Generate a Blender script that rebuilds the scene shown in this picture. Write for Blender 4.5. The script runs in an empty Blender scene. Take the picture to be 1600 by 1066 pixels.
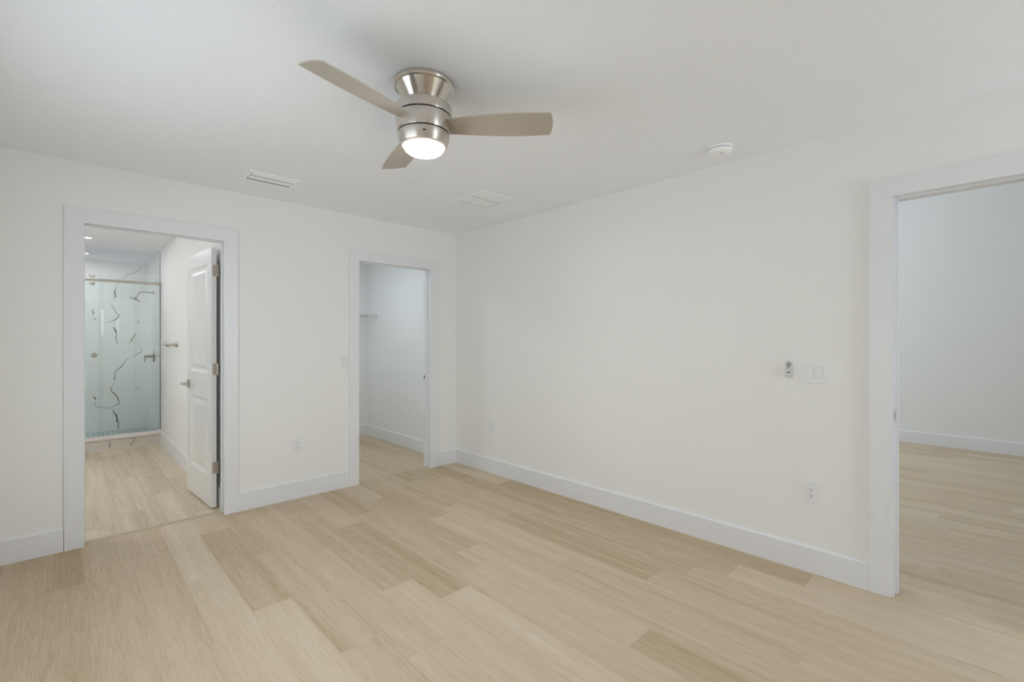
import bpy, bmesh, math, random
from mathutils import Vector, Matrix

# ---------------------------------------------------------------- scene, camera, light, exposure
scene = bpy.context.scene
COL = scene.collection
random.seed(7)

cam_data = bpy.data.cameras.new('camera')
cam = bpy.data.objects.new('camera', cam_data)
COL.objects.link(cam)
cam_data.sensor_width = 36.0
cam_data.lens = 726.12 / 1600 * 36.0
cam_data.shift_y = -(533.0 - 531.24) / 1600
cam_data.clip_start = 0.02
cam.location = (-3.0444, -4.0189, 1.3134)
cam.rotation_euler = (math.radians(90), 0, -0.767275)
scene.camera = cam

scene.view_settings.view_transform = 'Standard'
scene.view_settings.look = 'None'
scene.view_settings.gamma = 1.0
scene.view_settings.use_curve_mapping = False
scene.view_settings.exposure = 0.03
scene.cycles.use_denoising = True
scene.cycles.max_bounces = 14
scene.cycles.diffuse_bounces = 10
scene.cycles.glossy_bounces = 5
scene.cycles.transparent_max_bounces = 12
scene.cycles.caustics_reflective = False
scene.cycles.caustics_refractive = False
scene.cycles.sample_clamp_indirect = 6.0
scene.cycles.sample_clamp_direct = 3.0

world = bpy.data.worlds.new('world')
scene.world = world
world.use_nodes = True
world.node_tree.nodes['Background'].inputs[0].default_value = (0.75, 0.87, 1.0, 1)
world.node_tree.nodes['Background'].inputs[1].default_value = 0.15


def daylight(name, loc, direction, sx, sy, power, color):
    """Sky light coming in through a window opening."""
    d = bpy.data.lights.new(name, 'AREA')
    d.shape = 'RECTANGLE'
    d.size, d.size_y = sx, sy
    d.energy = power
    d.color = color
    o = bpy.data.objects.new(name, d)
    o.location = loc
    o.rotation_euler = Vector(direction).to_track_quat('-Z', 'Y').to_euler()
    COL.objects.link(o)
    return o


# daylight through the windows (all of them behind the camera or out of frame)
POWER = {'side': 20.5, 'corner': 35.5, 'slit': 2.2, 'living': 94.0}
LAMP = {'fan': 72.0, 'closet': 60.0, 'down': 132.0, 'fill': 72.0}
DAY = (0.83, 0.925, 1.0)
daylight('daylight_side', (-3.56, -2.05, 1.32), (1, 0, -0.14), 1.75, 1.1, POWER['side'], DAY)
daylight('daylight_corner', (-0.55, -6.56, 1.45), (0, 1, 0), 0.75, 1.35, POWER['corner'], DAY)
daylight('daylight_slit', (-2.105, -6.60, 1.80), (0, 1, 0), 0.38, 0.70, POWER['slit'], DAY)
daylight('daylight_living', (2.7, 0.17, 2.35), (0, -1, 0), 3.0, 1.5, POWER['living'], (0.82, 0.905, 1.0))

# ---------------------------------------------------------------- helpers


def tag(o, label=None, cat=None, group=None, kind=None):
    if label: o['label'] = label
    if cat: o['category'] = cat
    if group: o['group'] = group
    if kind: o['kind'] = kind
    return o


def thing(name, label, cat, loc=(0, 0, 0), rz=0, group=None):
    o = bpy.data.objects.new(name, None)
    o.empty_display_size = 0.05
    o.location = loc
    o.rotation_euler = (0, 0, rz)
    COL.objects.link(o)
    return tag(o, label, cat, group)


def link(name, bm, mats, parent=None, smooth=None):
    bmesh.ops.recalc_face_normals(bm, faces=bm.faces[:])
    me = bpy.data.meshes.new(name)
    bm.to_mesh(me)
    bm.free()
    for m in (mats if isinstance(mats, (list, tuple)) else [mats]):
        me.materials.append(m)
    o = bpy.data.objects.new(name, me)
    COL.objects.link(o)
    if parent is not None:
        o.parent = parent
    if smooth is not None:
        for p in me.polygons:
            p.use_smooth = True
        me.set_sharp_from_angle(angle=math.radians(smooth))
    return o


def struct(name, bm, mats, parent=None, smooth=None):
    o = link(name, bm, mats, parent, smooth)
    if parent is None:
        o['kind'] = 'structure'
    return o


def box(bm, lo, hi, bev=0.0, seg=2, mat=0, mx=None):
    lo = Vector(lo); hi = Vector(hi)
    c = (lo + hi) / 2; s = hi - lo
    t = bmesh.new()
    bmesh.ops.create_cube(t, size=1.0)
    for v in t.verts:
        v.co = Vector((v.co.x * s.x, v.co.y * s.y, v.co.z * s.z)) + c
    if bev > 0:
        bmesh.ops.bevel(t, geom=t.edges[:], offset=min(bev, min(s) * 0.45), segments=seg, profile=0.7, affect='EDGES')
    merge(bm, t, mat, mx)
    return bm


def merge(bm, t, mat=0, mx=None):
    vm = {}
    for v in t.verts:
        vm[v] = bm.verts.new(mx @ v.co if mx is not None else v.co)
    for f in t.faces:
        try:
            nf = bm.faces.new([vm[v] for v in f.verts])
            nf.material_index = mat
        except ValueError:
            pass
    t.free()


def lathe(bm, prof, seg=48, mx=None, mat=0, closed_loop=False):
    """prof: list of (r, z); spins about z."""
    t = bmesh.new()
    rings = []
    for r, z in prof:
        if r < 1e-6:
            rings.append([t.verts.new((0, 0, z))])
        else:
            rings.append([t.verts.new((r * math.cos(2 * math.pi * k / seg), r * math.sin(2 * math.pi * k / seg), z)) for k in range(seg)])
    n = len(rings)
    for a in range(n if closed_loop else n - 1):
        A, B = rings[a], rings[(a + 1) % n]
        for k in range(seg):
            k2 = (k + 1) % seg
            if len(A) == 1 and len(B) == 1:
                continue
            if len(A) == 1:
                t.faces.new([A[0], B[k], B[k2]])
            elif len(B) == 1:
                t.faces.new([A[k], A[k2], B[0]])
            else:
                t.faces.new([A[k], A[k2], B[k2], B[k]])
    merge(bm, t, mat, mx)
    return bm


def align(p, d):
    """Matrix that puts local +z along d at point p."""
    q = Vector(d).normalized().to_track_quat('Z', 'Y')
    return Matrix.Translation(Vector(p)) @ q.to_matrix().to_4x4()


def cyl(bm, p0, p1, r, seg=24, r2=None, bev=0.0, mat=0):
    p0 = Vector(p0); p1 = Vector(p1)
    L = (p1 - p0).length
    r2 = r if r2 is None else r2
    if bev > 0:
        prof = [(0, 0), (r - bev, 0), (r - bev * 0.3, bev * 0.3), (r, bev), (r2, L - bev), (r2 - bev * 0.3, L - bev * 0.3), (r2 - bev, L), (0, L)]
    else:
        prof = [(0, 0), (r, 0), (r2, L), (0, L)]
    lathe(bm, prof, seg, align(p0, p1 - p0), mat)
    return bm


def tube(bm, pts, r, seg=10, mat=0):
    pts = [Vector(p) for p in pts]
    t = bmesh.new()
    rings = []
    prev = None
    for i, p in enumerate(pts):
        d = (pts[min(i + 1, len(pts) - 1)] - pts[max(i - 1, 0)]).normalized()
        if prev is None:
            n = d.orthogonal().normalized()
        else:
            n = (prev - d * prev.dot(d)).normalized()
        prev = n
        b = d.cross(n)
        rings.append([t.verts.new(p + (n * math.cos(2 * math.pi * k / seg) + b * math.sin(2 * math.pi * k / seg)) * r) for k in range(seg)])
    for A, B in zip(rings, rings[1:]):
        for k in range(seg):
            t.faces.new([A[k], A[(k + 1) % seg], B[(k + 1) % seg], B[k]])
    t.faces.new(rings[0][::-1])
    t.faces.new(rings[-1])
    merge(bm, t, mat)
    return bm


def prism(bm, poly, h0, h1, mx=None, mat=0, bev=0.0):
    """Extrude a closed 2D polygon (x, y) from z=h0 to z=h1."""
    t = bmesh.new()
    a = [t.verts.new((x, y, h0)) for x, y in poly]
    b = [t.verts.new((x, y, h1)) for x, y in poly]
    t.faces.new(a[::-1]); top = t.faces.new(b)
    n = len(poly)
    for k in range(n):
        t.faces.new([a[k], a[(k + 1) % n], b[(k + 1) % n], b[k]])
    if bev > 0:
        bmesh.ops.bevel(t, geom=list(top.edges), offset=bev, segments=2, profile=0.7, affect='EDGES')
    merge(bm, t, mat, mx)
    return bm


def rrect(w, h, r, n=6):
    out = []
    for cx, cy, a0 in ((w / 2 - r, h / 2 - r, 0), (-w / 2 + r, h / 2 - r, 90), (-w / 2 + r, -h / 2 + r, 180), (w / 2 - r, -h / 2 + r, 270)):
        for k in range(n + 1):
            a = math.radians(a0 + 90 * k / n)
            out.append((cx + r * math.cos(a), cy + r * math.sin(a)))
    return out


def B():
    return bmesh.new()


# ---------------------------------------------------------------- materials


def mat(name, color, rough=0.5, metal=0.0, spec=0.5):
    m = bpy.data.materials.new(name)
    m.use_nodes = True
    p = m.node_tree.nodes['Principled BSDF']
    p.inputs['Base Color'].default_value = (*color, 1)
    p.inputs['Roughness'].default_value = rough
    p.inputs['Metallic'].default_value = metal
    p.inputs['Specular IOR Level'].default_value = spec
    return m


def nodes(m):
    nt = m.node_tree
    return nt, nt.nodes, nt.links, nt.nodes['Principled BSDF']


def add_bump(m, scale, strength, dist=0.002, detail=3.0, vscale=None):
    nt, N, L, p = nodes(m)
    tc = N.new('ShaderNodeTexCoord')
    nz = N.new('ShaderNodeTexNoise')
    nz.inputs['Scale'].default_value = scale
    nz.inputs['Detail'].default_value = detail
    bp = N.new('ShaderNodeBump')
    bp.inputs['Strength'].default_value = strength
    bp.inputs['Distance'].default_value = dist
    L.new(tc.outputs['Object'], nz.inputs['Vector'])
    L.new(nz.outputs['Fac'], bp.inputs['Height'])
    L.new(bp.outputs['Normal'], p.inputs['Normal'])
    return m


M_wall = add_bump(mat('wall_paint_warm_white', (0.86, 0.86, 0.845), 0.62, spec=0.3), 160, 0.08)
M_wall_hall = add_bump(mat('wall_paint_living', (0.82, 0.835, 0.83), 0.6, spec=0.3), 160, 0.08)
M_wall_closet = add_bump(mat('wall_paint_closet', (0.84, 0.85, 0.85), 0.6, spec=0.3), 160, 0.08)
M_wall_bath = add_bump(mat('wall_paint_bath', (0.86, 0.86, 0.85), 0.5, spec=0.3), 160, 0.08)
M_ceil = add_bump(mat('ceiling_texture_paint', (0.91, 0.927, 0.97), 0.75, spec=0.2), 85, 0.6, 0.004, 4)
M_trim = mat('trim_semi_gloss_white', (0.805, 0.815, 0.84), 0.32)
M_door = mat('door_paint_white', (0.80, 0.81, 0.81), 0.25)
M_plastic = mat('white_plastic', (0.82, 0.825, 0.835), 0.35)
M_vent = mat('white_ceiling_plastic', (0.94, 0.955, 0.975), 0.35)
M_vent_shade = mat('vent_recess_shade', (0.30, 0.31, 0.33), 0.6)  # dark tone stands in for the shade inside the ceiling vents
M_plastic_dim = mat('white_plastic_seam', (0.55, 0.55, 0.55), 0.5)
M_dark = mat('dark_slot', (0.02, 0.02, 0.02), 0.6)
M_grey = mat('grey_print', (0.17, 0.16, 0.20), 0.5)
M_remote = mat('grey_plastic', (0.60, 0.60, 0.60), 0.4)
M_pad = mat('pale_grey_plastic', (0.68, 0.68, 0.68), 0.4)
M_blade = mat('fan_blade_silver_taupe', (0.47, 0.42, 0.36), 0.45, 0.25)
M_edge = mat('fan_blade_edge', (0.56, 0.52, 0.45), 0.4, 0.2)
M_nickel_plain = mat('satin_nickel', (0.60, 0.56, 0.51), 0.28, 1.0)
M_hinge = mat('hinge_satin_nickel', (0.55, 0.47, 0.40), 0.35, 0.9)
M_steel_dark = mat('edge_trim_metal', (0.30, 0.29, 0.28), 0.35, 0.9)
M_wire = mat('white_coated_wire', (0.62, 0.63, 0.64), 0.4)
M_tile = mat('polished_marble_tile', (0.86, 0.865, 0.855), 0.12)
M_vein = mat('marble_vein_dark', (0.17, 0.16, 0.14), 0.15)
M_vein_soft = mat('marble_vein_soft', (0.50, 0.49, 0.45), 0.15)
M_curb = mat('curb_tile', (0.64, 0.62, 0.57), 0.25)
M_cap = mat('curb_cap_stone', (0.80, 0.78, 0.77), 0.25)

# brushed nickel of the fan: brushing runs round the axis, so highlights stand upright
M_nickel = mat('brushed_nickel', (0.66, 0.61, 0.555), 0.24, 1.0)
nt, N, L, p = nodes(M_nickel)
tg = N.new('ShaderNodeTangent'); tg.direction_type = 'RADIAL'; tg.axis = 'Z'
p.inputs['Anisotropic'].default_value = 0.8
p.inputs['Anisotropic Rotation'].default_value = 0.25
L.new(tg.outputs['Tangent'], p.inputs['Tangent'])

M_glow = mat('lamp_glass_lit', (0.9, 0.9, 0.88), 0.3)
nt, N, L, p = nodes(M_glow)
p.inputs['Emission Color'].default_value = (1.0, 0.972, 0.965, 1)
p.inputs['Emission Strength'].default_value = LAMP['fan']

M_led = mat('downlight_lens_lit', (0.9, 0.9, 0.9), 0.3)
nt, N, L, p = nodes(M_led)
p.inputs['Emission Color'].default_value = (0.93, 0.97, 1.0, 1)
p.inputs['Emission Strength'].default_value = LAMP['down']

# shower glass: thin, slightly green, sharp reflections
M_glass = bpy.data.materials.new('shower_glass')
M_glass.use_nodes = True
nt = M_glass.node_tree
for n in list(nt.nodes):
    if n.type != 'OUTPUT_MATERIAL':
        nt.nodes.remove(n)
out = [n for n in nt.nodes if n.type == 'OUTPUT_MATERIAL'][0]
tr = nt.nodes.new('ShaderNodeBsdfTransparent'); tr.inputs[0].default_value = (0.962, 0.985, 0.977, 1)
gl = nt.nodes.new('ShaderNodeBsdfGlossy'); gl.inputs['Roughness'].default_value = 0.0
fr = nt.nodes.new('ShaderNodeFresnel'); fr.inputs[0].default_value = 1.45
mx_ = nt.nodes.new('ShaderNodeMixShader')
nt.links.new(fr.outputs[0], mx_.inputs[0]); nt.links.new(tr.outputs[0], mx_.inputs[1])
nt.links.new(gl.outputs[0], mx_.inputs[2]); nt.links.new(mx_.outputs[0], out.inputs[0])
M_glass_edge = mat('glass_edge_green', (0.35, 0.48, 0.45), 0.2)


def wood(name, cols, grain_scale, rough, contrast=1.0, attr='tone'):
    """Plank material: 'tone' (per plank) picks the shade, 'shift' offsets the grain of each plank."""
    m = mat(name, cols[1], rough, spec=0.28)
    nt, N, L, p = nodes(m)
    tone = N.new('ShaderNodeAttribute'); tone.attribute_name = 'tone'
    tc = N.new('ShaderNodeTexCoord')
    shift = N.new('ShaderNodeAttribute'); shift.attribute_name = 'shift'
    add = N.new('ShaderNodeVectorMath'); add.operation = 'ADD'
    L.new(tc.outputs['Object'], add.inputs[0]); L.new(shift.outputs['Vector'], add.inputs[1])

    def noise(sx, sy, detail, dist):
        mp = N.new('ShaderNodeVectorMath'); mp.operation = 'MULTIPLY'
        mp.inputs[1].default_value = (sx, sy, 1)
        L.new(add.outputs[0], mp.inputs[0])
        nz = N.new('ShaderNodeTexNoise')
        nz.inputs['Scale'].default_value = 1.0
        nz.inputs['Detail'].default_value = detail
        nz.inputs['Roughness'].default_value = 0.6
        nz.inputs['Distortion'].default_value = dist
        L.new(mp.outputs[0], nz.inputs['Vector'])
        return nz.outputs['Fac']
    bands = noise(13.0 * grain_scale, 0.35, 2, 0.3)     # long light and dark bands along the plank
    rings = noise(9.0 * grain_scale, 0.8, 2, 1.2)       # field whose contours make the cathedral figure
    fibre = noise(95.0 * grain_scale, 4.5, 4, 0.5)
    pores = noise(260.0 * grain_scale, 11.0, 3, 0.2)

    def madd(a, k, c):
        n = N.new('ShaderNodeMath'); n.operation = 'MULTIPLY_ADD'
        L.new(a, n.inputs[0]); n.inputs[1].default_value = k
        if isinstance(c, float): n.inputs[2].default_value = c
        else: L.new(c, n.inputs[2])
        return n.outputs[0]
    sn = N.new('ShaderNodeMath'); sn.operation = 'SINE'
    L.new(madd(rings, 75.0, 0.0), sn.inputs[0])
    s = madd(bands, 0.85 * contrast, -0.425 * contrast)
    s = madd(fibre, 0.75 * contrast, s)
    s = madd(pores, 0.50 * contrast, s)
    s = madd(sn.outputs[0], 0.045 * contrast, s)
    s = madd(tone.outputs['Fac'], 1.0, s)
    off = N.new('ShaderNodeMath'); off.operation = 'SUBTRACT'
    L.new(s, off.inputs[0]); off.inputs[1].default_value = 0.625 * contrast
    fine = pores
    cr = N.new('ShaderNodeValToRGB')
    e = cr.color_ramp.elements
    e[0].position = 0.0; e[0].color = (*cols[0], 1)
    e[1].position = 1.0; e[1].color = (*cols[2], 1)
    k = cr.color_ramp.elements.new(0.5); k.color = (*cols[1], 1)
    L.new(off.outputs[0], cr.inputs[0])
    L.new(cr.outputs[0], p.inputs['Base Color'])
    bp = N.new('ShaderNodeBump'); bp.inputs['Strength'].default_value = 0.08; bp.inputs['Distance'].default_value = 0.001
    L.new(fine, bp.inputs['Height']); L.new(bp.outputs['Normal'], p.inputs['Normal'])
    return m


M_floor = wood('oak_vinyl_plank', ((0.39, 0.28, 0.15), (0.585, 0.475, 0.335), (0.71, 0.61, 0.48)), 1.0, 0.46, 0.8)
M_floor_bath = wood('oak_look_tile_plank', ((0.42, 0.325, 0.205), (0.645, 0.55, 0.405), (0.76, 0.68, 0.55)), 1.0, 0.34, 1.0)
M_gap = mat('plank_seam', (0.46, 0.365, 0.25), 0.6)
M_grout = mat('tile_grout', (0.46, 0.38, 0.28), 0.8)
M_strip = mat('threshold_strip', (0.50, 0.42, 0.31), 0.4)

# small mosaic of the shower pan
M_mosaic = mat('shower_mosaic', (0.6, 0.66, 0.68), 0.3)
nt, N, L, p = nodes(M_mosaic)
tc = N.new('ShaderNodeTexCoord'); br = N.new('ShaderNodeTexBrick')
br.offset = 0.0
br.inputs['Color1'].default_value = (0.62, 0.68, 0.69, 1); br.inputs['Color2'].default_value = (0.56, 0.63, 0.65, 1)
br.inputs['Mortar'].default_value = (0.22, 0.33, 0.36, 1)
br.inputs['Scale'].default_value = 1.0; br.inputs['Mortar Size'].default_value = 0.009
br.inputs['Brick Width'].default_value = 0.052; br.inputs['Row Height'].default_value = 0.052
L.new(tc.outputs['Object'], br.inputs['Vector']); L.new(br.outputs['Color'], p.inputs['Base Color'])

# ---------------------------------------------------------------- floors


def plank_floor(name, x0, x1, y0, y1, w, length, joints, tones, m, gap, x_origin, z_top, thick, seam_mat, holes=()):
    """One mesh: a slab with separate plank faces on top; each plank has its own tone and grain shift."""
    bm = bmesh.new()
    tl = bm.loops.layers.float_color.new('tone')
    sl = bm.loops.layers.float_color.new('shift')
    rnd = random.Random(name)

    def quad(ax, bx, ay, by, z, mi, tone=0.5, shift=(0, 0, 0)):
        f = bm.faces.new([bm.verts.new((ax, ay, z)), bm.verts.new((bx, ay, z)), bm.verts.new((bx, by, z)), bm.verts.new((ax, by, z))])
        f.material_index = mi
        for lp in f.loops:
            lp[tl] = (tone, tone, tone, 1)
            lp[sl] = (*shift, 1)
    k0 = math.floor((x0 - x_origin) / w) - 1
    k1 = math.ceil((x1 - x_origin) / w) + 1
    for k in range(k0, k1):
        ax = x_origin + k * w; bx = ax + w
        a = max(ax, x0); b = min(bx, x1)
        if b - a < 0.002:
            continue
        j = joints.get(k, rnd.uniform(0, length))
        n0 = math.floor((y0 - j) / length) - 1
        n1 = math.ceil((y1 - j) / length) + 1
        for n in range(n0, n1):
            c = j + n * length; d = c + length
            c2 = max(c, y0); d2 = min(d, y1)
            if d2 - c2 < 0.002:
                continue
            tone = tones.get((k, n), min(0.95, max(0.08, rnd.gauss(0.48, 0.09))))
            quad(a + gap, b - gap, c2 + gap, d2 - gap, z_top, 0, tone, (rnd.uniform(-50, 50), rnd.uniform(-50, 50), 0))
    box(bm, (x0, y0, z_top - thick), (x1, y1, z_top - 0.0006), mat=1)
    o = struct(name, bm, [m, seam_mat])
    return o


W = 0.1813
XO = -2.9335
# rows counted from the plank edge that leaves the left casing of the bathroom doorway
JO = {-1: -0.61, 3: -0.315, 6: -1.80, 7: -2.07, 9: -2.935, 11: -2.25, 12: -2.70, 2: -1.0, 4: -0.9, 5: 0.1, 8: -0.72, 10: -1.15, 1: -0.45, 0: -1.95, 13: -1.6, 14: -0.55, 15: -2.1}
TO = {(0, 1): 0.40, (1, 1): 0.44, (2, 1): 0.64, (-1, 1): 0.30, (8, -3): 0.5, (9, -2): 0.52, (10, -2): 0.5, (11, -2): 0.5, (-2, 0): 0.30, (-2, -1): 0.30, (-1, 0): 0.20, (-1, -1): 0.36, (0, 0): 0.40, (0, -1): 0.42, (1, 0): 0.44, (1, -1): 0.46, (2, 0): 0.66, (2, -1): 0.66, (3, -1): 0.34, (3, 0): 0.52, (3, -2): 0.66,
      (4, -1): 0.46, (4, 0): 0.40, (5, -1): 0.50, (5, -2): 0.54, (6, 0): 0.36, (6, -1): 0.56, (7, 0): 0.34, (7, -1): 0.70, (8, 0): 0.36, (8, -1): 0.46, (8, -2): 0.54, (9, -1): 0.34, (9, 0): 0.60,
      (10, 0): 0.34, (10, -1): 0.52, (11, 0): 0.56, (11, -1): 0.50, (12, 0): 0.28, (12, -1): 0.50, (13, 0): 0.44, (13, -1): 0.38, (14, 0): 0.26, (14, -1): 0.28, (14, -2): 0.34, (15, 0): 0.26, (15, -1): 0.32, (13, -2): 0.52, (12, 1): 0.40, (9, 1): 0.40, (11, 1): 0.36, (13, 1): 0.34, (10, 1): 0.34}  # rows by the left wall and far corner darkened partly for shade there
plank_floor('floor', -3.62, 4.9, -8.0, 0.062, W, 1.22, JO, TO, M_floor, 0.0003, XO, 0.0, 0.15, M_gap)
plank_floor('floor_closet', -2.10, 0.12, 0.062, 2.12, W, 1.22, JO, {}, M_floor, 0.0003, XO, 0.0, 0.15, M_gap)
plank_floor('floor_bathroom', -4.72, -2.10, 0.062, 3.36, 0.2063, 1.2, {0: 0.55, 1: 0.95, 2: 0.2}, {}, M_floor_bath, 0.0014, -2.7545, 0.0, 0.15, M_grout)

# ---------------------------------------------------------------- walls and ceiling
CH = 2.44
bm = B()   # wall with the bathroom and closet doorways
for a, b, z0 in ((-3.62, -2.975, 0), (-2.975, -2.154, 2.080), (-2.154, -1.136, 0), (-1.136, -0.318, 2.059), (-0.318, 0.0, 0)):
    box(bm, (a, 0, z0), (b, 0.12, CH))
struct('wall_back', bm, M_wall)
bm = B()   # long wall with the living room doorway
for a, b, z0 in ((-6.62, -4.471, 0), (-4.471, -3.647, 2.069), (-3.647, 0.12, 0)):
    box(bm, (0, a, z0), (0.12, b, CH))
struct('wall_right', bm, M_wall)
bm = B()
for y0, y1, z0, z1 in ((-6.62, -2.95, 0, CH), (-2.95, -1.15, 0, 0.75), (-2.95, -1.15, 2.15, CH), (-1.15, 0, 0, CH)):
    box(bm, (-3.62, y0, z0), (-3.5, y1, z1))
struct('wall_left', bm, M_wall)
bm = B()   # wall behind the camera, with its window opening
for x0, x1, z0, z1 in ((-3.5, -2.295, 0, CH), (-2.295, -1.915, 0, 1.45), (-2.295, -1.915, 2.15, CH), (-1.915, -0.95, 0, CH), (-0.95, -0.15, 0, 0.75), (-0.95, -0.15, 2.15, CH), (-0.15, 0, 0, CH)):
    box(bm, (x0, -6.62, z0), (x1, -6.5, z1))
struct('wall_front', bm, M_wall)
bm = B()
box(bm, (-3.62, -6.62, CH), (0.12, 0.12, CH + 0.1))
struct('ceiling', bm, M_ceil)

# closet
bm = B(); box(bm, (-0.026, 0.12, 0), (0.12, 2.12, CH)); struct('wall_closet_right', bm, M_wall_closet)
bm = B(); box(bm, (-2.03, 2.005, 0), (-0.026, 2.12, CH)); struct('wall_closet_back', bm, M_wall_closet)
bm = B(); box(bm, (-2.03, 0.12, CH), (0.12, 2.12, CH + 0.1)); struct('ceiling_closet', bm, M_ceil)
# bathroom
bm = B(); box(bm, (-2.153, 0.12, 0), (-2.03, 3.42, CH)); struct('wall_bathroom_right', bm, M_wall_bath)
bm = B(); box(bm, (-4.72, 0.12, 0), (-4.6, 4.87, CH))
struct('wall_bathroom_left', bm, M_wall_bath)
bm = B(); box(bm, (-4.72, 0.12, CH), (-2.03, 4.87, CH + 0.1)); struct('ceiling_bathroom', bm, M_ceil)
bm = B(); box(bm, (-4.6, 0.12, 0), (-3.62, 0.24, CH)); struct('wall_bathroom_front', bm, M_wall_bath)
# living room
HH = 3.7
bm = B(); box(bm, (4.74, -8.0, 0), (4.9, 2.12, HH)); struct('wall_living_far', bm, M_wall_hall)
bm = B(); box(bm, (0.12, -8.12, 0), (4.9, -8.0, HH)); struct('wall_living_front', bm, M_wall_hall)
bm = B()
for x0, x1, z0, z1 in ((0.12, 1.2, 0, HH), (1.2, 4.2, 0, 1.55), (1.2, 4.2, 3.15, HH), (4.2, 4.74, 0, HH)):
    box(bm, (x0, 0.062, z0), (x1, 0.2, z1))
struct('wall_living_back', bm, M_wall_hall)
bm = B(); box(bm, (0.0, -8.0, 0), (0.12, -6.62, HH)); box(bm, (0.0, -6.62, CH + 0.1), (0.12, 0.062, HH)); struct('wall_living_left', bm, M_wall_hall)
bm = B(); box(bm, (0.0, -8.12, HH), (4.9, 0.2, HH + 0.1)); struct('ceiling_living', bm, M_ceil)

# windows that let the daylight in (behind the camera and out of frame)


def window(name, lo, hi, axis, depth):
    """Frame with a sash rail across the opening; the light comes from outside it."""
    bm = B()
    t = 0.05
    a0, a1, z0, z1 = lo[0], hi[0], lo[1], hi[1]

    def bx(u0, u1, w0, w1):
        if axis == 'y':
            box(bm, (u0, depth - 0.03, w0), (u1, depth + 0.02, w1), 0.004)
        else:
            box(bm, (depth - 0.02, u0, w0), (depth + 0.03, u1, w1), 0.004)
    bx(a0, a0 + t, z0, z1); bx(a1 - t, a1, z0, z1)
    bx(a0 + t, a1 - t, z0, z0 + t); bx(a0 + t, a1 - t, z1 - t, z1)
    zm = (z0 + z1) / 2
    bx(a0 + t, a1 - t, zm - 0.02, zm + 0.02)
    struct(name, bm, M_trim)


window('window_1', (-0.95, 0.75), (-0.15, 2.15), 'y', -6.515)
window('window_2', (1.2, 1.55), (4.2, 3.15), 'y', 0.085)
window('window_3', (-2.95, 0.75), (-1.15, 2.15), 'x', -3.52)
bm = B()   # narrow window with its shade pulled down; light leaks past both edges
box(bm, (-2.245, -6.54, 1.45), (-1.965, -6.53, 2.15))
struct('window_4', bm, M_trim)

# ---------------------------------------------------------------- baseboards and casings


def baseboard(name, segs, h=0.144):
    """segs: (axis, start, end, wall coordinate, side of the room) with a small eased top edge."""
    bm = B()
    t = 0.015
    for ax, a, b, c, s in segs:
        prof = [(0, 0), (t, 0), (t, h - 0.006), (t - 0.005, h), (0, h)]
        q = bmesh.new()
        rings = []
        for u in (a, b):
            rings.append([q.verts.new(((u, c + s * d, z) if ax == 'x' else (c + s * d, u, z))) for d, z in prof])
        n = len(prof)
        for k in range(n):
            q.faces.new([rings[0][k], rings[0][(k + 1) % n], rings[1][(k + 1) % n], rings[1][k]])
        q.faces.new(rings[0]); q.faces.new(rings[1][::-1])
        merge(bm, q)
    return struct(name, bm, M_trim)


baseboard('baseboard_back', [('x', -3.5, -3.046, 0, -1), ('x', -2.087, -1.206, 0, -1), ('x', -0.247, 0.0, 0, -1)])
baseboard('baseboard_right', [('y', -3.567, -0.015, 0, -1), ('y', -6.5, -4.551, 0, -1)])
baseboard('baseboard_left', [('y', -6.5, 0, -3.5, 1)])
baseboard('baseboard_closet', [('y', 0.12, 2.005, -0.026, -1), ('x', -2.03, -0.041, 2.005, -1)])
baseboard('baseboard_bathroom', [('y', 0.12, 3.28, -2.153, -1)], 0.15)
baseboard('baseboard_living', [('y', -8.0, 0.06, 4.74, -1)], 0.15)


def casing(name, axis, a, b, ztop, w, base, s, jin_a, jin_b, jtop, depth0, depth1, stop0, stop1, far=True):
    """Door trim: flat casing on the room side, jamb boards through the wall and door stops.
    a, b: inner casing edges; s: direction out of the wall into the room."""
    bm = B()
    t = 0.018
    c0, c1 = sorted((base, base + s * t))

    def bx(u0, u1, d0, d1, z0, z1, bev=0.003):
        d0, d1 = sorted((d0, d1))
        if axis == 'x':
            box(bm, (u0, d0, z0), (u1, d1, z1), bev)
        else:
            box(bm, (d0, u0, z0), (d1, u1, z1), bev)
    def face(d0, d1):
        d0, d1 = sorted((d0, d1))
        poly = [(a - w, 0), (a, 0), (a, ztop), (b, ztop), (b, 0), (b + w, 0), (b + w, ztop + w), (a - w, ztop + w)]
        out_ = d0 if d0 < min(depth0, depth1) else d1
        in_ = d1 if out_ == d0 else d0
        if axis == 'x':
            m = Matrix(((1, 0, 0, 0), (0, 0, 1, 0), (0, 1, 0, 0), (0, 0, 0, 1)))
        else:
            m = Matrix(((0, 0, 1, 0), (1, 0, 0, 0), (0, 1, 0, 0), (0, 0, 0, 1)))
        prism(bm, poly, in_, out_, m, bev=0.002)
    face(c0, c1)
    # jambs
    bx(jin_a - 0.018, jin_a, depth0, depth1, 0, jtop, 0.001)
    bx(jin_b, jin_b + 0.018, depth0, depth1, 0, jtop, 0.001)
    bx(jin_a - 0.018, jin_b + 0.018, depth0, depth1, jtop, jtop + 0.018, 0.001)
    # stops
    bx(jin_a, jin_a + 0.011, stop0, stop1, 0, jtop, 0.002)
    bx(jin_b - 0.011, jin_b, stop0, stop1, 0, jtop, 0.002)
    bx(jin_a + 0.011, jin_b - 0.011, stop0, stop1, jtop - 0.011, jtop, 0.002)
    if far:
        face(depth1, depth1 - s * t)
    return struct(name, bm, M_trim)


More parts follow.
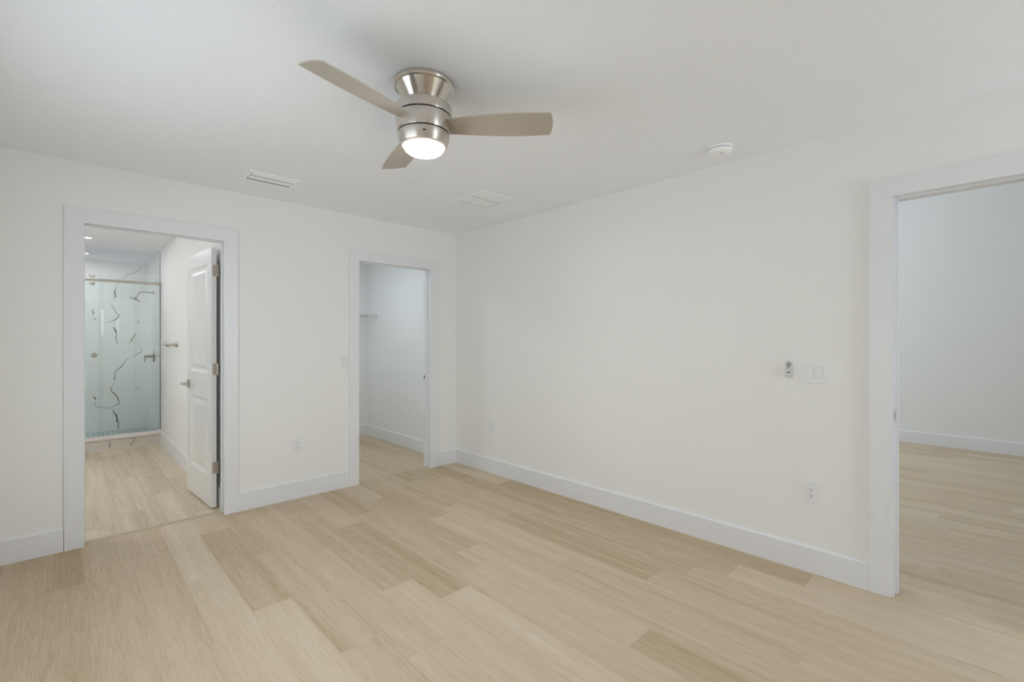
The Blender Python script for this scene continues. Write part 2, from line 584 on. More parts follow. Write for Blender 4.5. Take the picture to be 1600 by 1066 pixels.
trim_bath = casing('trim_1', 'x', -2.952, -2.179, 2.057, 0.092, 0.0, -1, -2.957, -2.172, 2.062, 0.0, 0.12, 0.045, 0.08, False)
trim_closet = casing('trim_2', 'x', -1.114, -0.342, 2.037, 0.091, 0.0, -1, -1.118, -0.336, 2.041, 0.0, 0.12, 0.045, 0.08, False)
trim_living = casing('trim_3', 'y', -4.46, -3.658, 2.046, 0.091, 0.0, -1, -4.453, -3.665, 2.051, 0.0, 0.12, 0.048, 0.085, True)


def strike(parent, mxs, label):
    bm = B()
    prism(bm, rrect(0.028, 0.057, 0.012), 0, 0.0015, mxs)
    o = link('strike_plate', bm, M_nickel_plain, parent)
    o['label'] = label
    b2 = B()
    prism(b2, rrect(0.012, 0.026, 0.003), 0.0015, 0.002, mxs)
    link('latch_hole', b2, M_dark, o)


def face_mx(p, n, up=(0, 0, 1)):
    n = Vector(n).normalized(); up = Vector(up); x = up.cross(n).normalized(); y = n.cross(x)
    m = Matrix((x, y, n)).transposed().to_4x4()
    return Matrix.Translation(Vector(p)) @ m


strike(trim_closet, face_mx((-0.3362, 0.102, 0.925), (-1, 0, 0)), 'satin nickel strike plate')
strike(trim_living, face_mx((0.024, -3.6652, 0.925), (0, -1, 0)), 'satin nickel strike plate')

# threshold strip between the two floors
bm = B()
prism(bm, [(0.0, 0), (0.045, 0), (0.040, 0.006), (0.005, 0.006)], -2.957, -2.172, Matrix(((0, 0, 1, 0), (1, 0, 0, 0.050), (0, 1, 0, 0), (0, 0, 0, 1))))
tag(link('threshold_strip', bm, M_strip), 'thin wood-tone reducer strip on the floor across the bathroom doorway', 'threshold')

# ---------------------------------------------------------------- bathroom door (opened into the bathroom)
A0 = Vector((-2.187, 0.190, 0.012))        # hinge edge, wall-side corner
ang = math.atan2(-2.2660 + 2.2215, 0.885 - 0.188)   # lean from the y axis
DIR = Vector((math.sin(ang), math.cos(ang), 0)).normalized()
NRM = Vector((-DIR.y, DIR.x, 0))           # visible face looks left
LW, LT, LH = 0.70, 0.035, 2.02
M_leaf = Matrix((DIR, NRM, Vector((0, 0, 1)))).transposed().to_4x4()
M_leaf = Matrix.Translation(A0) @ M_leaf

# local: x along the leaf (0 hinge), y thickness (0 wall side .. LT visible face), z up
bm = B()
panels = [(0.105, 0.595, 0.236, 0.835), (0.105, 0.595, 1.035, 1.905)]


def leaf_face(bm, y, sgn):
    xs = [0, 0.105, 0.595, LW]
    zs = [0, 0.236, 0.835, 1.035, 1.905, LH]
    V = {(i, k): bm.verts.new(M_leaf @ Vector((x, y, z))) for i, x in enumerate(xs) for k, z in enumerate(zs)}
    for i in range(3):
        for k in range(5):
            if i == 1 and k in (1, 3):
                continue
            bm.faces.new([V[i, k], V[i + 1, k], V[i + 1, k + 1], V[i, k + 1]])
    for k in (1, 3):
        x0, x1, z0, z1 = xs[1], xs[2], zs[k], zs[k + 1]
        prev = [V[1, k], V[2, k], V[2, k + 1], V[1, k + 1]]
        for ins, dep in ((0.004, 0.003), (0.012, 0.0055), (0.020, 0.0085), (0.024, 0.0095), (0.040, 0.0095), (0.062, 0.0035), (0.066, 0.003)):
            cur = [bm.verts.new(M_leaf @ Vector((x, y - sgn * dep, z))) for x, z in ((x0 + ins, z0 + ins), (x1 - ins, z0 + ins), (x1 - ins, z1 - ins), (x0 + ins, z1 - ins))]
            for q in range(4):
                bm.faces.new([prev[q], prev[(q + 1) % 4], cur[(q + 1) % 4], cur[q]])
            prev = cur
        bm.faces.new(prev)
    return V, xs, zs


F1, xs, zs = leaf_face(bm, LT, 1)
F0, _, _ = leaf_face(bm, 0, -1)
for k in range(5):
    for i in (0, 3):
        bm.faces.new([F0[i, k], F0[i, k + 1], F1[i, k + 1], F1[i, k]])
for i in range(3):
    for k in (0, 5):
        bm.faces.new([F0[i, k], F0[i + 1, k], F1[i + 1, k], F1[i, k]])
bmesh.ops.remove_doubles(bm, verts=bm.verts[:], dist=1e-5)
door = struct('door_1', bm, M_door)
door['label'] = 'white two-panel door standing open inside the bathroom'
# hinges
for z in (0.318, 1.085, 1.853):
    bm = B()
    mxh = M_leaf @ Matrix.Translation((0, 0, z - 0.012))
    # leaf plate let into the hinge edge
    pl = Matrix(((0, 0, -1, 0), (1, 0, 0, 0.0125), (0, 1, 0, 0), (0, 0, 0, 1)))
    prism(bm, rrect(0.030, 0.089, 0.008), 0.0, 0.002, mxh @ pl)
    cyl(bm, mxh @ Vector((-0.004, -0.006, -0.045)), mxh @ Vector((-0.004, -0.006, 0.045)), 0.0065, 14)
    for dz in (-0.0455, 0.0445):
        cyl(bm, mxh @ Vector((-0.004, -0.006, dz)), mxh @ Vector((-0.004, -0.006, dz + 0.003)), 0.0075, 14)
    h = link('hinge', bm, M_hinge, door)
    h['label'] = 'satin nickel butt hinge'
    b2 = B()
    for dz in (-0.028, 0.0, 0.028):
        cyl(b2, mxh @ Vector((-0.002, 0.017 - abs(dz) * 0.2, dz)), mxh @ Vector((-0.0028, 0.017 - abs(dz) * 0.2, dz)), 0.0035, 10)
    link('screw', b2, M_steel_dark, h)
# lever handle with square rose on the visible face
bm = B()
hz = 0.925
box(bm, (0.62, LT, hz - 0.033), (0.686, LT + 0.008, hz + 0.033), 0.002, mx=M_leaf)
hd = link('door_handle', bm, M_nickel_plain, door)
hd['label'] = 'satin nickel lever on a square rose'
bm = B()
cyl(bm, M_leaf @ Vector((0.653, LT + 0.007, hz)), M_leaf @ Vector((0.653, LT + 0.045, hz)), 0.010, 16)
box(bm, (0.54, LT + 0.040, hz - 0.010), (0.666, LT + 0.056, hz + 0.010), 0.003, mx=M_leaf)
link('lever', bm, M_nickel_plain, hd)

# ---------------------------------------------------------------- ceiling fan
M_ring = M_nickel.copy(); M_ring.name = 'brushed_nickel_ring'
M_ring.node_tree.nodes['Principled BSDF'].inputs['Roughness'].default_value = 0.36
FX, FY = -1.900, -2.272
fan = thing('ceiling_fan', 'brushed nickel three-blade flush ceiling fan with a lit dome lamp', 'ceiling fan', (FX, FY, CH))
bm = B()
lathe(bm, [(0, 0), (0.132, 0), (0.133, -0.004), (0.133, -0.013), (0.131, -0.018), (0.126, -0.021), (0.121, -0.021), (0.119, -0.024),
           (0.112, -0.034), (0.092, -0.062), (0.078, -0.082), (0.072, -0.095), (0.072, -0.106), (0.0, -0.106)], 64)
link('canopy', bm, M_nickel, fan, 30)
bm = B()   # upper band
lathe(bm, [(0, -0.102), (0.1180, -0.102), (0.1210, -0.1028), (0.1220, -0.105), (0.1221, -0.107), (0.1225, -0.139), (0.1225, -0.141), (0.1215, -0.1435), (0.0, -0.1435)], 64)
link('motor_housing', bm, M_nickel, fan, 30)
bm = B()   # dark gaps between the bands
lathe(bm, [(0.114, -0.1435), (0.114, -0.1490)], 64)
lathe(bm, [(0.106, -0.2175), (0.106, -0.2230)], 64)
link('shadow_gap', bm, M_dark, fan)
bm = B()   # rotating hub the blades slide into
lathe(bm, [(0, -0.149), (0.1205, -0.149), (0.1212, -0.152), (0.1175, -0.195), (0.1140, -0.2150), (0.1130, -0.2175), (0.0, -0.2175)], 64)
link('hub', bm, M_nickel, fan, 30)
bm = B()   # light ring
lathe(bm, [(0, -0.223), (0.1120, -0.223), (0.1125, -0.226), (0.1105, -0.243), (0.1055, -0.262), (0.1000, -0.272), (0.0925, -0.276), (0.0902, -0.272), (0.0, -0.270)], 64)
ring = link('light_ring', bm, M_ring, fan, 30)
bm = B()   # remote receiver eye, towards the camera
dirv = (Vector((cam.location.x, cam.location.y, 0)) - Vector((FX, FY, 0))).normalized()
side = Vector((-dirv.y, dirv.x, 0))
pe = dirv * 0.1085 + side * 0.002
mxe = face_mx((pe.x, pe.y, -0.2455), (dirv.x, dirv.y, -0.25))
prism(bm, rrect(0.014, 0.006, 0.002), -0.002, 0.0018, mxe)
link('receiver_eye', bm, M_dark, ring)
bm = B()
lathe(bm, [(0.0895, -0.266), (0.0895, -0.273), (0.0880, -0.282), (0.0820, -0.293), (0.0700, -0.302), (0.0520, -0.3085), (0.0280, -0.3125), (0, -0.3135)], 48)
link('lamp_dome', bm, M_glow, fan, 60)

# blades
out_top, out_bot = [], []
stations = [(0.085, -0.042, 0.050), (0.120, -0.045, 0.053), (0.180, -0.053, 0.059), (0.250, -0.062, 0.066), (0.320, -0.068, 0.071), (0.400, -0.0715, 0.0735), (0.480, -0.0715, 0.0725), (0.530, -0.069, 0.069), (0.557, -0.0690, 0.0680)]
tip = [(0.5635, -0.045), (0.5670, -0.015), (0.5670, 0.015), (0.5635, 0.045)]
outline = [(r, a) for r, a, b in stations] + tip + [(r, b) for r, a, b in reversed(stations)]
for az in (73.8, 193.8, 313.8):
    bm = B()
    n = len(outline)
    pitch = math.radians(-13.5)
    mxb = Matrix.Translation((0, 0, -0.183)) @ Matrix.Rotation(math.radians(az), 4, 'Z') @ Matrix.Rotation(pitch, 4, 'X')
    top = [bm.verts.new(mxb @ Vector((x, y, 0.003))) for x, y in outline]
    bot = [bm.verts.new(mxb @ Vector((x, y, -0.003))) for x, y in outline]
    bm.faces.new(top).material_index = 0
    bm.faces.new(bot[::-1]).material_index = 0
    for k in range(n):
        f = bm.faces.new([top[k], bot[k], bot[(k + 1) % n], top[(k + 1) % n]])
        f.material_index = 1
    link('blade', bm, [M_blade, M_edge], fan)

# ---------------------------------------------------------------- ceiling devices
sm = thing('smoke_detector', 'round white smoke detector on the ceiling near the long wall', 'smoke detector', (-0.272, -2.905, CH))
bm = B(); lathe(bm, [(0, 0), (0.068, 0), (0.069, -0.003), (0.068, -0.010), (0, -0.010)], 48)
link('mounting_base', bm, M_vent, sm, 30)
bm = B(); lathe(bm, [(0.060, -0.010), (0.060, -0.014)], 48)
link('vent_slot', bm, M_grey, sm)
bm = B(); lathe(bm, [(0, -0.0135), (0.0650, -0.0135), (0.0665, -0.017), (0.0650, -0.026), (0.0570, -0.035), (0.040, -0.0395), (0, -0.0405)], 48)
link('cover', bm, M_vent, sm, 35)
bm = B(); cyl(bm, (-0.018, -0.018, -0.0385), (-0.018, -0.018, -0.0425), 0.010, 20, bev=0.001)
link('test_button', bm, M_remote, sm)

# curved-blade supply register
vt = thing('air_register', 'white ceiling air register with curved louvres near the bathroom doorway', 'air vent', (-1.992, -0.492, CH))
bm = B()
hx, hy, fw = 0.168, 0.112, 0.026
for lo, hi in (((-hx, -hy, -0.006), (hx, -hy + fw, 0)), ((-hx, hy - fw, -0.006), (hx, hy, 0)), ((-hx, -hy + fw, -0.006), (-hx + fw, hy - fw, 0)), ((hx - fw, -hy + fw, -0.006), (hx, hy - fw, 0))):
    box(bm, lo, hi, 0.002)
link('frame', bm, M_vent, vt)
bm = B(); box(bm, (-hx + fw, -hy + fw, -0.0008), (hx - fw, hy - fw, 0))  # dark sheet standing in for the shadow behind the louvres
link('duct_shade', bm, M_vent_shade, vt)
for k, y0 in enumerate((-0.080, -0.002)):
    bm = B()
    pts = [(y0 + 0.038 * t, -0.002 - 0.008 * math.sin(t * math.pi * 0.5)) for t in [i / 8 for i in range(9)]]
    poly = pts + [(y, z + 0.0018) for y, z in reversed(pts)]
    prism(bm, poly, -hx + fw + 0.002, hx - fw - 0.002, Matrix(((0, 0, 1, 0), (1, 0, 0, 0), (0, 1, 0, 0), (0, 0, 0, 1))))
    link('louvre', bm, M_vent, vt, 40)

# return air grille
rg = thing('return_air_grille', 'square white return air grille in the ceiling near the room corner', 'air vent', (-0.602, -1.178, CH))
bm = B()
h, fw = 0.176, 0.020
for lo, hi in (((-h, -h, -0.005), (h, -h + fw, 0)), ((-h, h - fw, -0.005), (h, h, 0)), ((-h, -h + fw, -0.005), (-h + fw, h - fw, 0)), ((h - fw, -h + fw, -0.005), (h, h - fw, 0))):
    box(bm, lo, hi, 0.002)
link('frame', bm, M_vent, rg)
bm = B(); box(bm, (-h + fw, -0.005, -0.005), (h - fw, 0.005, 0), 0.001)
link('centre_bar', bm, M_vent, rg)
bm = B(); box(bm, (-h + fw, -h + fw, -0.0008), (h - fw, h - fw, 0))  # dark sheet painting the recess shadow around the slats
link('recess_shade', bm, M_vent_shade, rg)
for y0, y1 in ((-h + fw + 0.002, -0.014), (0.006, h - fw - 0.010)):
    bm = B()
    nsl = 12
    for k in range(nsl):
        y = y0 + (k + 0.5) * (y1 - y0) / nsl
        box(bm, (-h + fw + 0.002, y - 0.0058, -0.0035), (h - fw - 0.008, y + 0.0044, -0.0015))
    link('slat_panel', bm, M_vent, rg)

# ---------------------------------------------------------------- wall plates


def plate_thing(name, label, cat, p, n, w, h, group=None):
    t = thing(name, label, cat, p, 0, group)
    t.rotation_euler = (0, 0, math.atan2(n[1], n[0]) + math.pi / 2)   # local -y looks into the room
    bm = B()
    prism(bm, rrect(w, h, 0.004), 0, 0.006, PF, bev=0.0025)
    link('cover_plate', bm, M_plastic, t)
    return t


PF = Matrix(((1, 0, 0, 0), (0, 0, -1, 0), (0, 1, 0, 0), (0, 0, 0, 1)))   # local face frame: x right, y up, z out of the wall


def rocker(t, x):
    bm = B(); prism(bm, rrect(0.0355, 0.069, 0.002), 0.006, 0.0068, PF @ Matrix.Translation((x, 0, 0)))
    link('switch_surround', bm, M_plastic_dim, t)
    bm = B()
    prism(bm, rrect(0.0325, 0.0655, 0.002), 0.006, 0.0100, PF @ Matrix.Translation((x, 0, 0)) @ Matrix.Rotation(math.radians(2.0), 4, 'X'), bev=0.001)
    link('rocker', bm, M_plastic, t)


def screws(t, xs_, dy):
    for x in xs_:
        for y in (-dy, dy):
            bm = B(); cyl(bm, PF @ Vector((x, y, 0.0055)), PF @ Vector((x, y, 0.0068)), 0.003, 12)
            link('screw', bm, M_plastic, t)


def outlet(t):
    bm = B(); prism(bm, rrect(0.0345, 0.068, 0.003), 0.006, 0.0075, PF, bev=0.0006)
    r = link('receptacle', bm, M_plastic, t)
    for yo in (0.0165, -0.0165):
        bm = B()
        for x, hh in ((-0.0064, 0.0085), (0.0064, 0.007)):
            prism(bm, rrect(0.0022, hh, 0.0006, 2), 0.0070, 0.0079, PF @ Matrix.Translation((x, yo + 0.004, 0)))
        cyl(bm, PF @ Vector((0, yo - 0.006, 0.0070)), PF @ Vector((0, yo - 0.006, 0.0079)), 0.0027, 12)
        link('socket_slots', bm, M_dark, r)


t = plate_thing('light_switch', 'white single rocker light switch beside the closet doorway', 'light switch', (-1.240, 0, 1.121), (0, -1), 0.071, 0.115)
rocker(t, 0); screws(t, [0], 0.048)
t = plate_thing('wall_outlet', 'white duplex outlet low on the wall between the two interior doorways', 'outlet', (-1.648, 0, 0.437), (0, -1), 0.076, 0.118)
outlet(t); screws(t, [0], 0.048)
t = plate_thing('wall_outlet', 'white duplex outlet low on the long wall near the living room doorway', 'outlet', (0, -3.302, 0.449), (-1, 0), 0.076, 0.118)
outlet(t); screws(t, [0], 0.048)
t = plate_thing('light_switch', 'white double rocker light switch beside the living room doorway', 'light switch', (0, -3.320, 1.131), (-1, 0), 0.122, 0.118)
rocker(t, -0.023); rocker(t, 0.023); screws(t, [-0.023, 0.023], 0.048)
t = plate_thing('cable_plate', 'small white wall plate low on the long wall near the corner', 'wall plate', (0, -0.565, 0.445), (-1, 0), 0.072, 0.116)
bm = B(); prism(bm, rrect(0.034, 0.067, 0.003), 0.006, 0.0072, PF, bev=0.0006)
link('insert', bm, M_plastic, t)
screws(t, [0], 0.048)

# fan remote in its wall holder
rm = thing('fan_remote', 'grey pill-shaped fan remote mounted on the wall left of the double switch', 'remote control', (0, -3.1925, 1.143))
rm.rotation_euler = (0, 0, math.atan2(0, -1) + math.pi / 2)
bm = B(); prism(bm, rrect(0.042, 0.104, 0.0205, 10), 0, 0.006, PF, bev=0.001)
link('wall_holder', bm, M_plastic, rm)
bm = B(); prism(bm, rrect(0.036, 0.098, 0.0175, 10), 0.006, 0.018, PF, bev=0.004)
body = link('body', bm, M_remote, rm, 30)
bm = B()
zt = 0.0180
prism(bm, [(0.0060 * math.cos(2 * math.pi * k / 14), 0.036 + 0.0045 * math.sin(2 * math.pi * k / 14)) for k in range(14)], zt, zt + 0.0008, PF)
for sgn in (-1, 1):
    prism(bm, [(0, 0.0235), (sgn * 0.003, 0.026), (sgn * 0.013, 0.034), (sgn * 0.0145, 0.029), (sgn * 0.004, 0.0185), (0, 0.018)], zt, zt + 0.0007, PF)
prism(bm, [(-0.004, 0.023), (0.004, 0.023), (0.0022, 0.008), (-0.0022, 0.008)], zt, zt + 0.0008, PF)
link('button_icon', bm, M_grey, body)
bm = B(); prism(bm, [(0.0150 * math.cos(2 * math.pi * k / 28), -0.020 + 0.018 * math.sin(2 * math.pi * k / 28)) for k in range(28)], zt - 0.0005, zt + 0.0012, PF, bev=0.0005)
link('button_pad', bm, M_pad, body)
bm = B(); prism(bm, [(x, y - 0.018) for x, y in rrect(0.016, 0.006, 0.0025)], zt + 0.0012, zt + 0.0018, PF)
link('display_slot', bm, M_dark, body)

# ---------------------------------------------------------------- closet shelf and lamp
sh = thing('wire_shelf', 'white ventilated wire shelf on the closet back wall', 'shelf', (-0.026, 2.005, 1.640))
bm = B()
for y in (-0.006, -0.10, -0.195, -0.288):
    cyl(bm, (-1.98, y, 0), (-0.004, y, 0), 0.0032, 8)
x = -1.97
while x < -0.004:
    cyl(bm, (x, -0.29, 0.0045), (x, -0.004, 0.0045), 0.0018, 6)
    x += 0.0254
link('wire_deck', bm, M_wire, sh)
bm = B()
cyl(bm, (-1.98, -0.291, -0.032), (-0.004, -0.291, -0.032), 0.0036, 8)
x = -1.97
while x < -0.004:
    cyl(bm, (x, -0.291, 0.003), (x, -0.291, -0.032), 0.0018, 6)
    x += 0.1016
link('front_lip', bm, M_wire, sh)
bm = B()
box(bm, (-0.006, -0.298, -0.038), (0, -0.284, 0.008), 0.002)
link('end_bracket', bm, M_wire, sh)
bm = B()
cyl(bm, (-1.0, -0.286, -0.004), (-1.0, -0.004, -0.29), 0.004, 8)
link('support_brace', bm, M_wire, sh)

cl = thing('assumed_closet_light', 'assumed round flush white light on the closet ceiling, out of view', 'ceiling light', (-1.05, 0.95, CH))  # unseen lamp, assumed from the brighter upper closet wall
bm = B(); lathe(bm, [(0, 0), (0.14, 0), (0.14, -0.02), (0.125, -0.024), (0.125, -0.006), (0, -0.006)], 40)
link('rim', bm, M_plastic, cl, 30)
M_led2 = M_led.copy(); M_led2.name = 'closet_lens_lit'
M_led2.node_tree.nodes['Principled BSDF'].inputs['Emission Strength'].default_value = LAMP['closet']
M_led2.node_tree.nodes['Principled BSDF'].inputs['Emission Color'].default_value = (0.84, 0.93, 1.0, 1)
bm = B(); lathe(bm, [(0.124, -0.010), (0.122, -0.024), (0.09, -0.034), (0, -0.038)], 40)
link('diffuser', bm, M_led2, cl, 40)

# ---------------------------------------------------------------- bathroom: shower
SB = 4.75      # shower back wall
SR = -2.150
TH = 1.24      # repeat of the veined tiles


def vein(bm, pts, w0, y, mi, axis='y'):
    """Flat inlay strip of varying width along a crooked line on the plane y."""
    rnd = random.Random(str(pts))
    pp = []
    for (x0, z0), (x1, z1) in zip(pts, pts[1:]):
        n = max(2, int(math.hypot(x1 - x0, z1 - z0) / 0.035))
        for k in range(n):
            t = k / n
            j = 0.011
            pp.append((x0 + (x1 - x0) * t + rnd.uniform(-j, j), z0 + (z1 - z0) * t + rnd.uniform(-j, j)))
    pp.append(pts[-1])
    A, Bv = [], []
    for i, (x, z) in enumerate(pp):
        a = pp[max(i - 1, 0)]; b = pp[min(i + 1, len(pp) - 1)]
        d = Vector((b[0] - a[0], b[1] - a[1])).normalized()
        n = Vector((-d.y, d.x))
        e = min(1.0, 0.25 + 1.2 * min(i, len(pp) - 1 - i) / max(1, len(pp) * 0.3))
        w = 0.7 * w0 * e * rnd.uniform(0.35, 1.3)
        A.append(bm.verts.new((x + n.x * w, y, z + n.y * w))); Bv.append(bm.verts.new((x - n.x * w, y, z - n.y * w)))
    for k in range(len(pp) - 1):
        f = bm.faces.new([A[k], A[k + 1], Bv[k + 1], Bv[k]])
        f.material_index = mi


bm = B()
box(bm, (-4.6, SB, -0.05), (-2.03, SB + 0.12, CH))
yv = SB - 0.0006
veins_dark = [
    ([(-2.506, 2.098), (-2.513, 1.95), (-2.527, 1.894)], 0.008),
    ([(-2.575, 1.846), (-2.527, 1.747), (-2.478, 1.676), (-2.492, 1.611), (-2.569, 1.572)], 0.009),
    ([(-2.541, 1.508), (-2.499, 1.38), (-2.485, 1.251)], 0.013),
    ([(-2.371, 1.045), (-2.428, 0.954), (-2.506, 0.864), (-2.52, 0.681)], 0.009),
    ([(-2.52, 0.681), (-2.562, 0.611), (-2.463, 0.437), (-2.471, 0.401), (-2.548, 0.353)], 0.010),
    ([(-2.548, 0.353), (-2.651, 0.345), (-2.719, 0.37), (-2.745, 0.445)], 0.006),
    ([(-2.569, 0.328), (-2.513, 0.239), (-2.485, 0.144), (-2.471, 0.022)], 0.013),
    ([(-2.745, 0.507), (-2.718, 0.470)], 0.014),
    ([(-2.759, 1.737), (-2.739, 1.702), (-2.759, 1.647)], 0.010),
    ([(-2.745, 1.612), (-2.712, 1.586)], 0.008)]
veins_soft = [
    ([(-2.239, 2.423), (-2.239, 2.338), (-2.371, 2.268), (-2.421, 2.189), (-2.506, 2.098)], 0.009),
    ([(-2.569, 1.572), (-2.640, 1.561)], 0.006),
    ([(-2.209, 1.221), (-2.231, 1.117), (-2.371, 1.045)], 0.009),
    ([(-2.29, 1.419), (-2.327, 1.306), (-2.363, 1.25)], 0.012),
    ([(-2.327, 1.306), (-2.298, 1.269)], 0.010),
    ([(-2.255, 1.60), (-2.240, 1.55)], 0.012), ([(-2.25, 0.62), (-2.26, 0.56)], 0.014)]
for pts, w in veins_dark:
    vein(bm, pts, w, yv, 1)
for pts, w in veins_soft:
    vein(bm, pts, w, yv, 2)
# the same slabs repeat to the left
for dx in (-0.62, -1.24):
    for pts, w in veins_dark[:7]:
        vein(bm, [(x + dx - 0.25, z) for x, z in pts], w, yv, 1)
    for pts, w in veins_soft[:4]:
        vein(bm, [(x + dx - 0.25, z) for x, z in pts], w, yv, 2)
struct('wall_shower_back', bm, [M_tile, M_vein, M_vein_soft])
bm = B(); box(bm, (SR, 3.42, -0.05), (-2.03, SB, CH)); struct('wall_shower_right', bm, M_tile)
bm = B(); box(bm, (-4.6, 3.36, -0.15), (-2.03, SB, 0.015)); struct('floor_shower', bm, M_mosaic)
bm = B(); box(bm, (SR - 0.008, 3.405, 0.15), (SR + 0.002, 3.420, CH)); struct('trim_4', bm, M_steel_dark)

cb = thing('shower_curb', 'low tiled shower curb with a pale stone cap below the glass', 'shower curb', (-3.0, 3.28, 0))
bm = B(); box(bm, (-1.6, 0.0, 0), (0.850, 0.098, 0.130))
for pts, w in (([(-2.66, 0.129), (-2.648, 0.051), (-2.66, 0.002)], 0.007), ([(-2.417, 0.128), (-2.423, 0.078), (-2.453, 0.059), (-2.447, 0.019)], 0.008), ([(-2.423, 0.078), (-2.374, 0.079)], 0.005)):
    vein(bm, [(x + 3.0, z) for x, z in pts], w, -0.0006, 1)
link('base', bm, [M_curb, M_vein], cb)
bm = B(); box(bm, (-1.6, -0.014, 0.130), (0.850, 0.100, 0.172), 0.004)
link('cap', bm, M_cap, cb)

# glass: fixed panel at the wall, sliding door left of it, rail above
pf = thing('shower_screen', 'clear fixed glass shower panel against the tiled wall', 'shower screen', (-2.45, 3.362, 0.173))
bm = B(); box(bm, (-0.300, -0.004, 0), (0.297, 0.004, 1.905))
for f in bm.faces:
    if abs(f.normal.y) < 0.5: f.material_index = 1
bm.normal_update()
for f in bm.faces:
    f.material_index = 0 if abs(f.normal.y) > 0.5 else 1
link('glass_panel', bm, [M_glass, M_glass_edge], pf)
sd = thing('sliding_shower_door', 'clear sliding glass shower door with a round knob behind the left casing', 'shower door', (-3.1, 3.335, 0.176))
bm = B(); box(bm, (-0.395, -0.004, 0), (0.393, 0.004, 1.90))
bm.normal_update()
for f in bm.faces:
    f.material_index = 0 if abs(f.normal.y) > 0.5 else 1
link('glass_panel', bm, [M_glass, M_glass_edge], sd)
bm = B()
cyl(bm, (0.312, -0.004, 0.958), (0.312, -0.018, 0.958), 0.012, 20)
lathe(bm, [(0, 0), (0.024, 0), (0.027, 0.004), (0.027, 0.014), (0.022, 0.020), (0, 0.021)], 28, align((0.312, -0.018, 0.958), (0, -1, 0)))
link('knob', bm, M_nickel_plain, sd, 30)
for dx in (0.300, -0.300):
    for dz in (1.886, 1.800):
        bm = B()
        cyl(bm, (dx, -0.004, dz), (dx, -0.030, dz), 0.020, 24, bev=0.004)
        cyl(bm, (dx - 0.026, -0.030, dz - 0.0), (dx - 0.026, -0.034, dz), 0.010, 16)
        w_ = link('roller', bm, M_nickel_plain, sd, 30)
        w_['label'] = 'polished roller on the rail'
ra = thing('shower_rail', 'straight brushed metal rail above the shower glass', 'rail', (-2.153, 3.318, 2.020))
bm = B(); box(bm, (-1.7, -0.006, -0.016), (-0.030, 0.006, 0.016), 0.003)
link('bar', bm, M_nickel_plain, ra)
bm = B(); cyl(bm, (-0.032, 0, 0), (0.0, 0, 0), 0.017, 20, bev=0.003)
link('wall_bracket', bm, M_nickel_plain, ra, 30)
bm = B(); cyl(bm, (-0.055, 0.0, 0.024), (-0.055, -0.012, 0.024), 0.008, 16); cyl(bm, (-0.055, 0.006, 0), (-0.055, 0.0385, 0), 0.012, 16)
link('end_stop', bm, M_nickel_plain, ra, 30)

# shower fittings on the right wall
hd = thing('showerhead', 'nickel showerhead on a bent arm from the tiled wall', 'showerhead', (SR, 4.05, 1.966))
bm = B(); lathe(bm, [(0, 0), (0.032, 0), (0.032, 0.004), (0.022, 0.010), (0, 0.010)], 28, align((0, 0, 0), (-1, 0, 0)))
link('flange', bm, M_nickel_plain, hd, 30)
bm = B(); tube(bm, [(-0.004, 0, 0), (-0.06, 0, 0.0), (-0.135, 0, -0.002), (-0.155, 0, -0.012), (-0.170, 0, -0.040), (-0.190, 0, -0.080)], 0.0085, 12)
link('arm', bm, M_nickel_plain, hd, 60)
bm = B(); lathe(bm, [(0, -0.012), (0.014, -0.012), (0.018, 0.002), (0.030, 0.012), (0.068, 0.018), (0.070, 0.024), (0.066, 0.028), (0, 0.028)], 32, align((-0.192, 0, -0.082), (-0.45, 0, -0.9)))
link('spray_head', bm, M_nickel_plain, hd, 30)
vv = thing('shower_valve', 'nickel shower valve with a lever handle on the tiled wall', 'shower valve', (SR, 4.05, 1.088))
bm = B(); lathe(bm, [(0, 0), (0.082, 0), (0.084, 0.003), (0.080, 0.010), (0, 0.011)], 36, align((0, 0, 0), (-1, 0, 0)))
link('trim_plate', bm, M_nickel_plain, vv, 30)
bm = B(); cyl(bm, (-0.010, 0, 0), (-0.100, 0, 0), 0.019, 24, bev=0.002)
link('valve_stem', bm, M_nickel_plain, vv, 30)
bm = B(); box(bm, (-0.108, -0.010, -0.075), (-0.090, 0.010, 0.022), 0.004)
link('lever', bm, M_nickel_plain, vv)

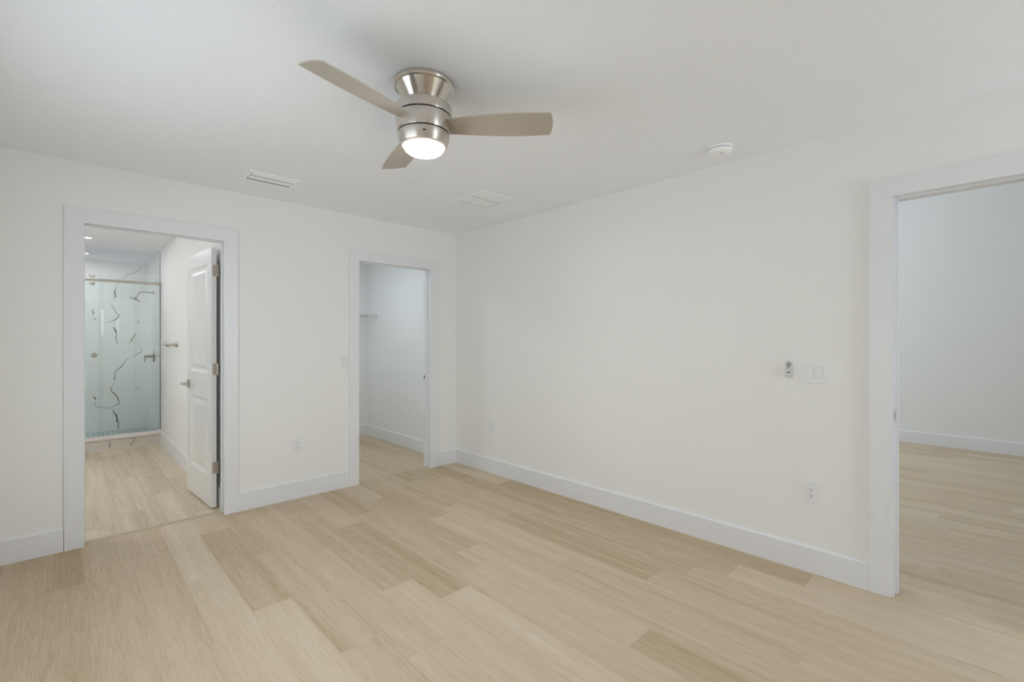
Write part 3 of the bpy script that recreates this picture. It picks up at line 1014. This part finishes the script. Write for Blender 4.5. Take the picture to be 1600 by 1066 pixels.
# towel bar with conical posts
tb = thing('towel_bar', 'nickel towel bar with two conical posts on the bathroom wall', 'towel bar', (-2.153, 2.14, 1.264))
for y in (0.0, 0.61):
    bm = B(); lathe(bm, [(0, 0), (0.033, 0), (0.033, 0.004), (0.029, 0.010), (0.0085, 0.055), (0.0085, 0.078), (0, 0.078)], 28, align((0, y, 0), (-1, 0, 0)))
    link('post', bm, M_nickel_plain, tb, 30)
bm = B(); cyl(bm, (-0.070, -0.012, 0), (-0.070, 0.622, 0), 0.0075, 16)
link('bar', bm, M_nickel_plain, tb, 40)

# downlights: two seen, the third added out of view to brighten the tile
for i, (x, y, lab) in enumerate(((-2.875, 2.90, 'nearer of the two lit round downlights seen through the bathroom doorway'), (-2.865, 4.16, 'farther of the two lit round downlights, in the ceiling above the shower'),
        (-3.85, 4.16, 'added unseen downlight over the shower, hidden behind the left door casing'))):
    d = thing('recessed_downlight', lab, 'downlight', (x, y, CH))
    bm = B(); lathe(bm, [(0.052, -0.001), (0.056, -0.006), (0.078, -0.004), (0.080, 0), (0.052, 0)], 36)
    link('trim_ring', bm, M_plastic, d, 40)
    bm = B(); lathe(bm, [(0.053, -0.002), (0.03, -0.0045), (0, -0.005)], 36)
    link('lens', bm, M_led, d, 40)

# vanity light added out of view to wash the bathroom ceiling
va = thing('bath_fill_light', 'added unseen three-globe nickel vanity light on the bathroom wall left of the doorway', 'wall light', (-4.6, 1.7, 2.02))
bm = B(); box(bm, (0, -0.36, -0.03), (0.025, 0.36, 0.03), 0.004)
link('back_bar', bm, M_nickel_plain, va)
M_globe = M_led.copy(); M_globe.name = 'fill_globe_lit'
M_globe.node_tree.nodes['Principled BSDF'].inputs['Emission Strength'].default_value = LAMP['fill']
M_globe.node_tree.nodes['Principled BSDF'].inputs['Emission Color'].default_value = (0.97, 0.985, 1.0, 1)
for y in (-0.25, 0.0, 0.25):
    bm = B(); cyl(bm, (0.025, y, 0), (0.07, y, 0), 0.012, 14)
    link('arm', bm, M_nickel_plain, va, 30)
    bm = B(); lathe(bm, [(0.06 * math.sin(math.pi * k / 14), -0.06 * math.cos(math.pi * k / 14)) for k in range(15)], 24, Matrix.Translation((0.115, y, 0)))
    link('globe', bm, M_globe, va, 80)
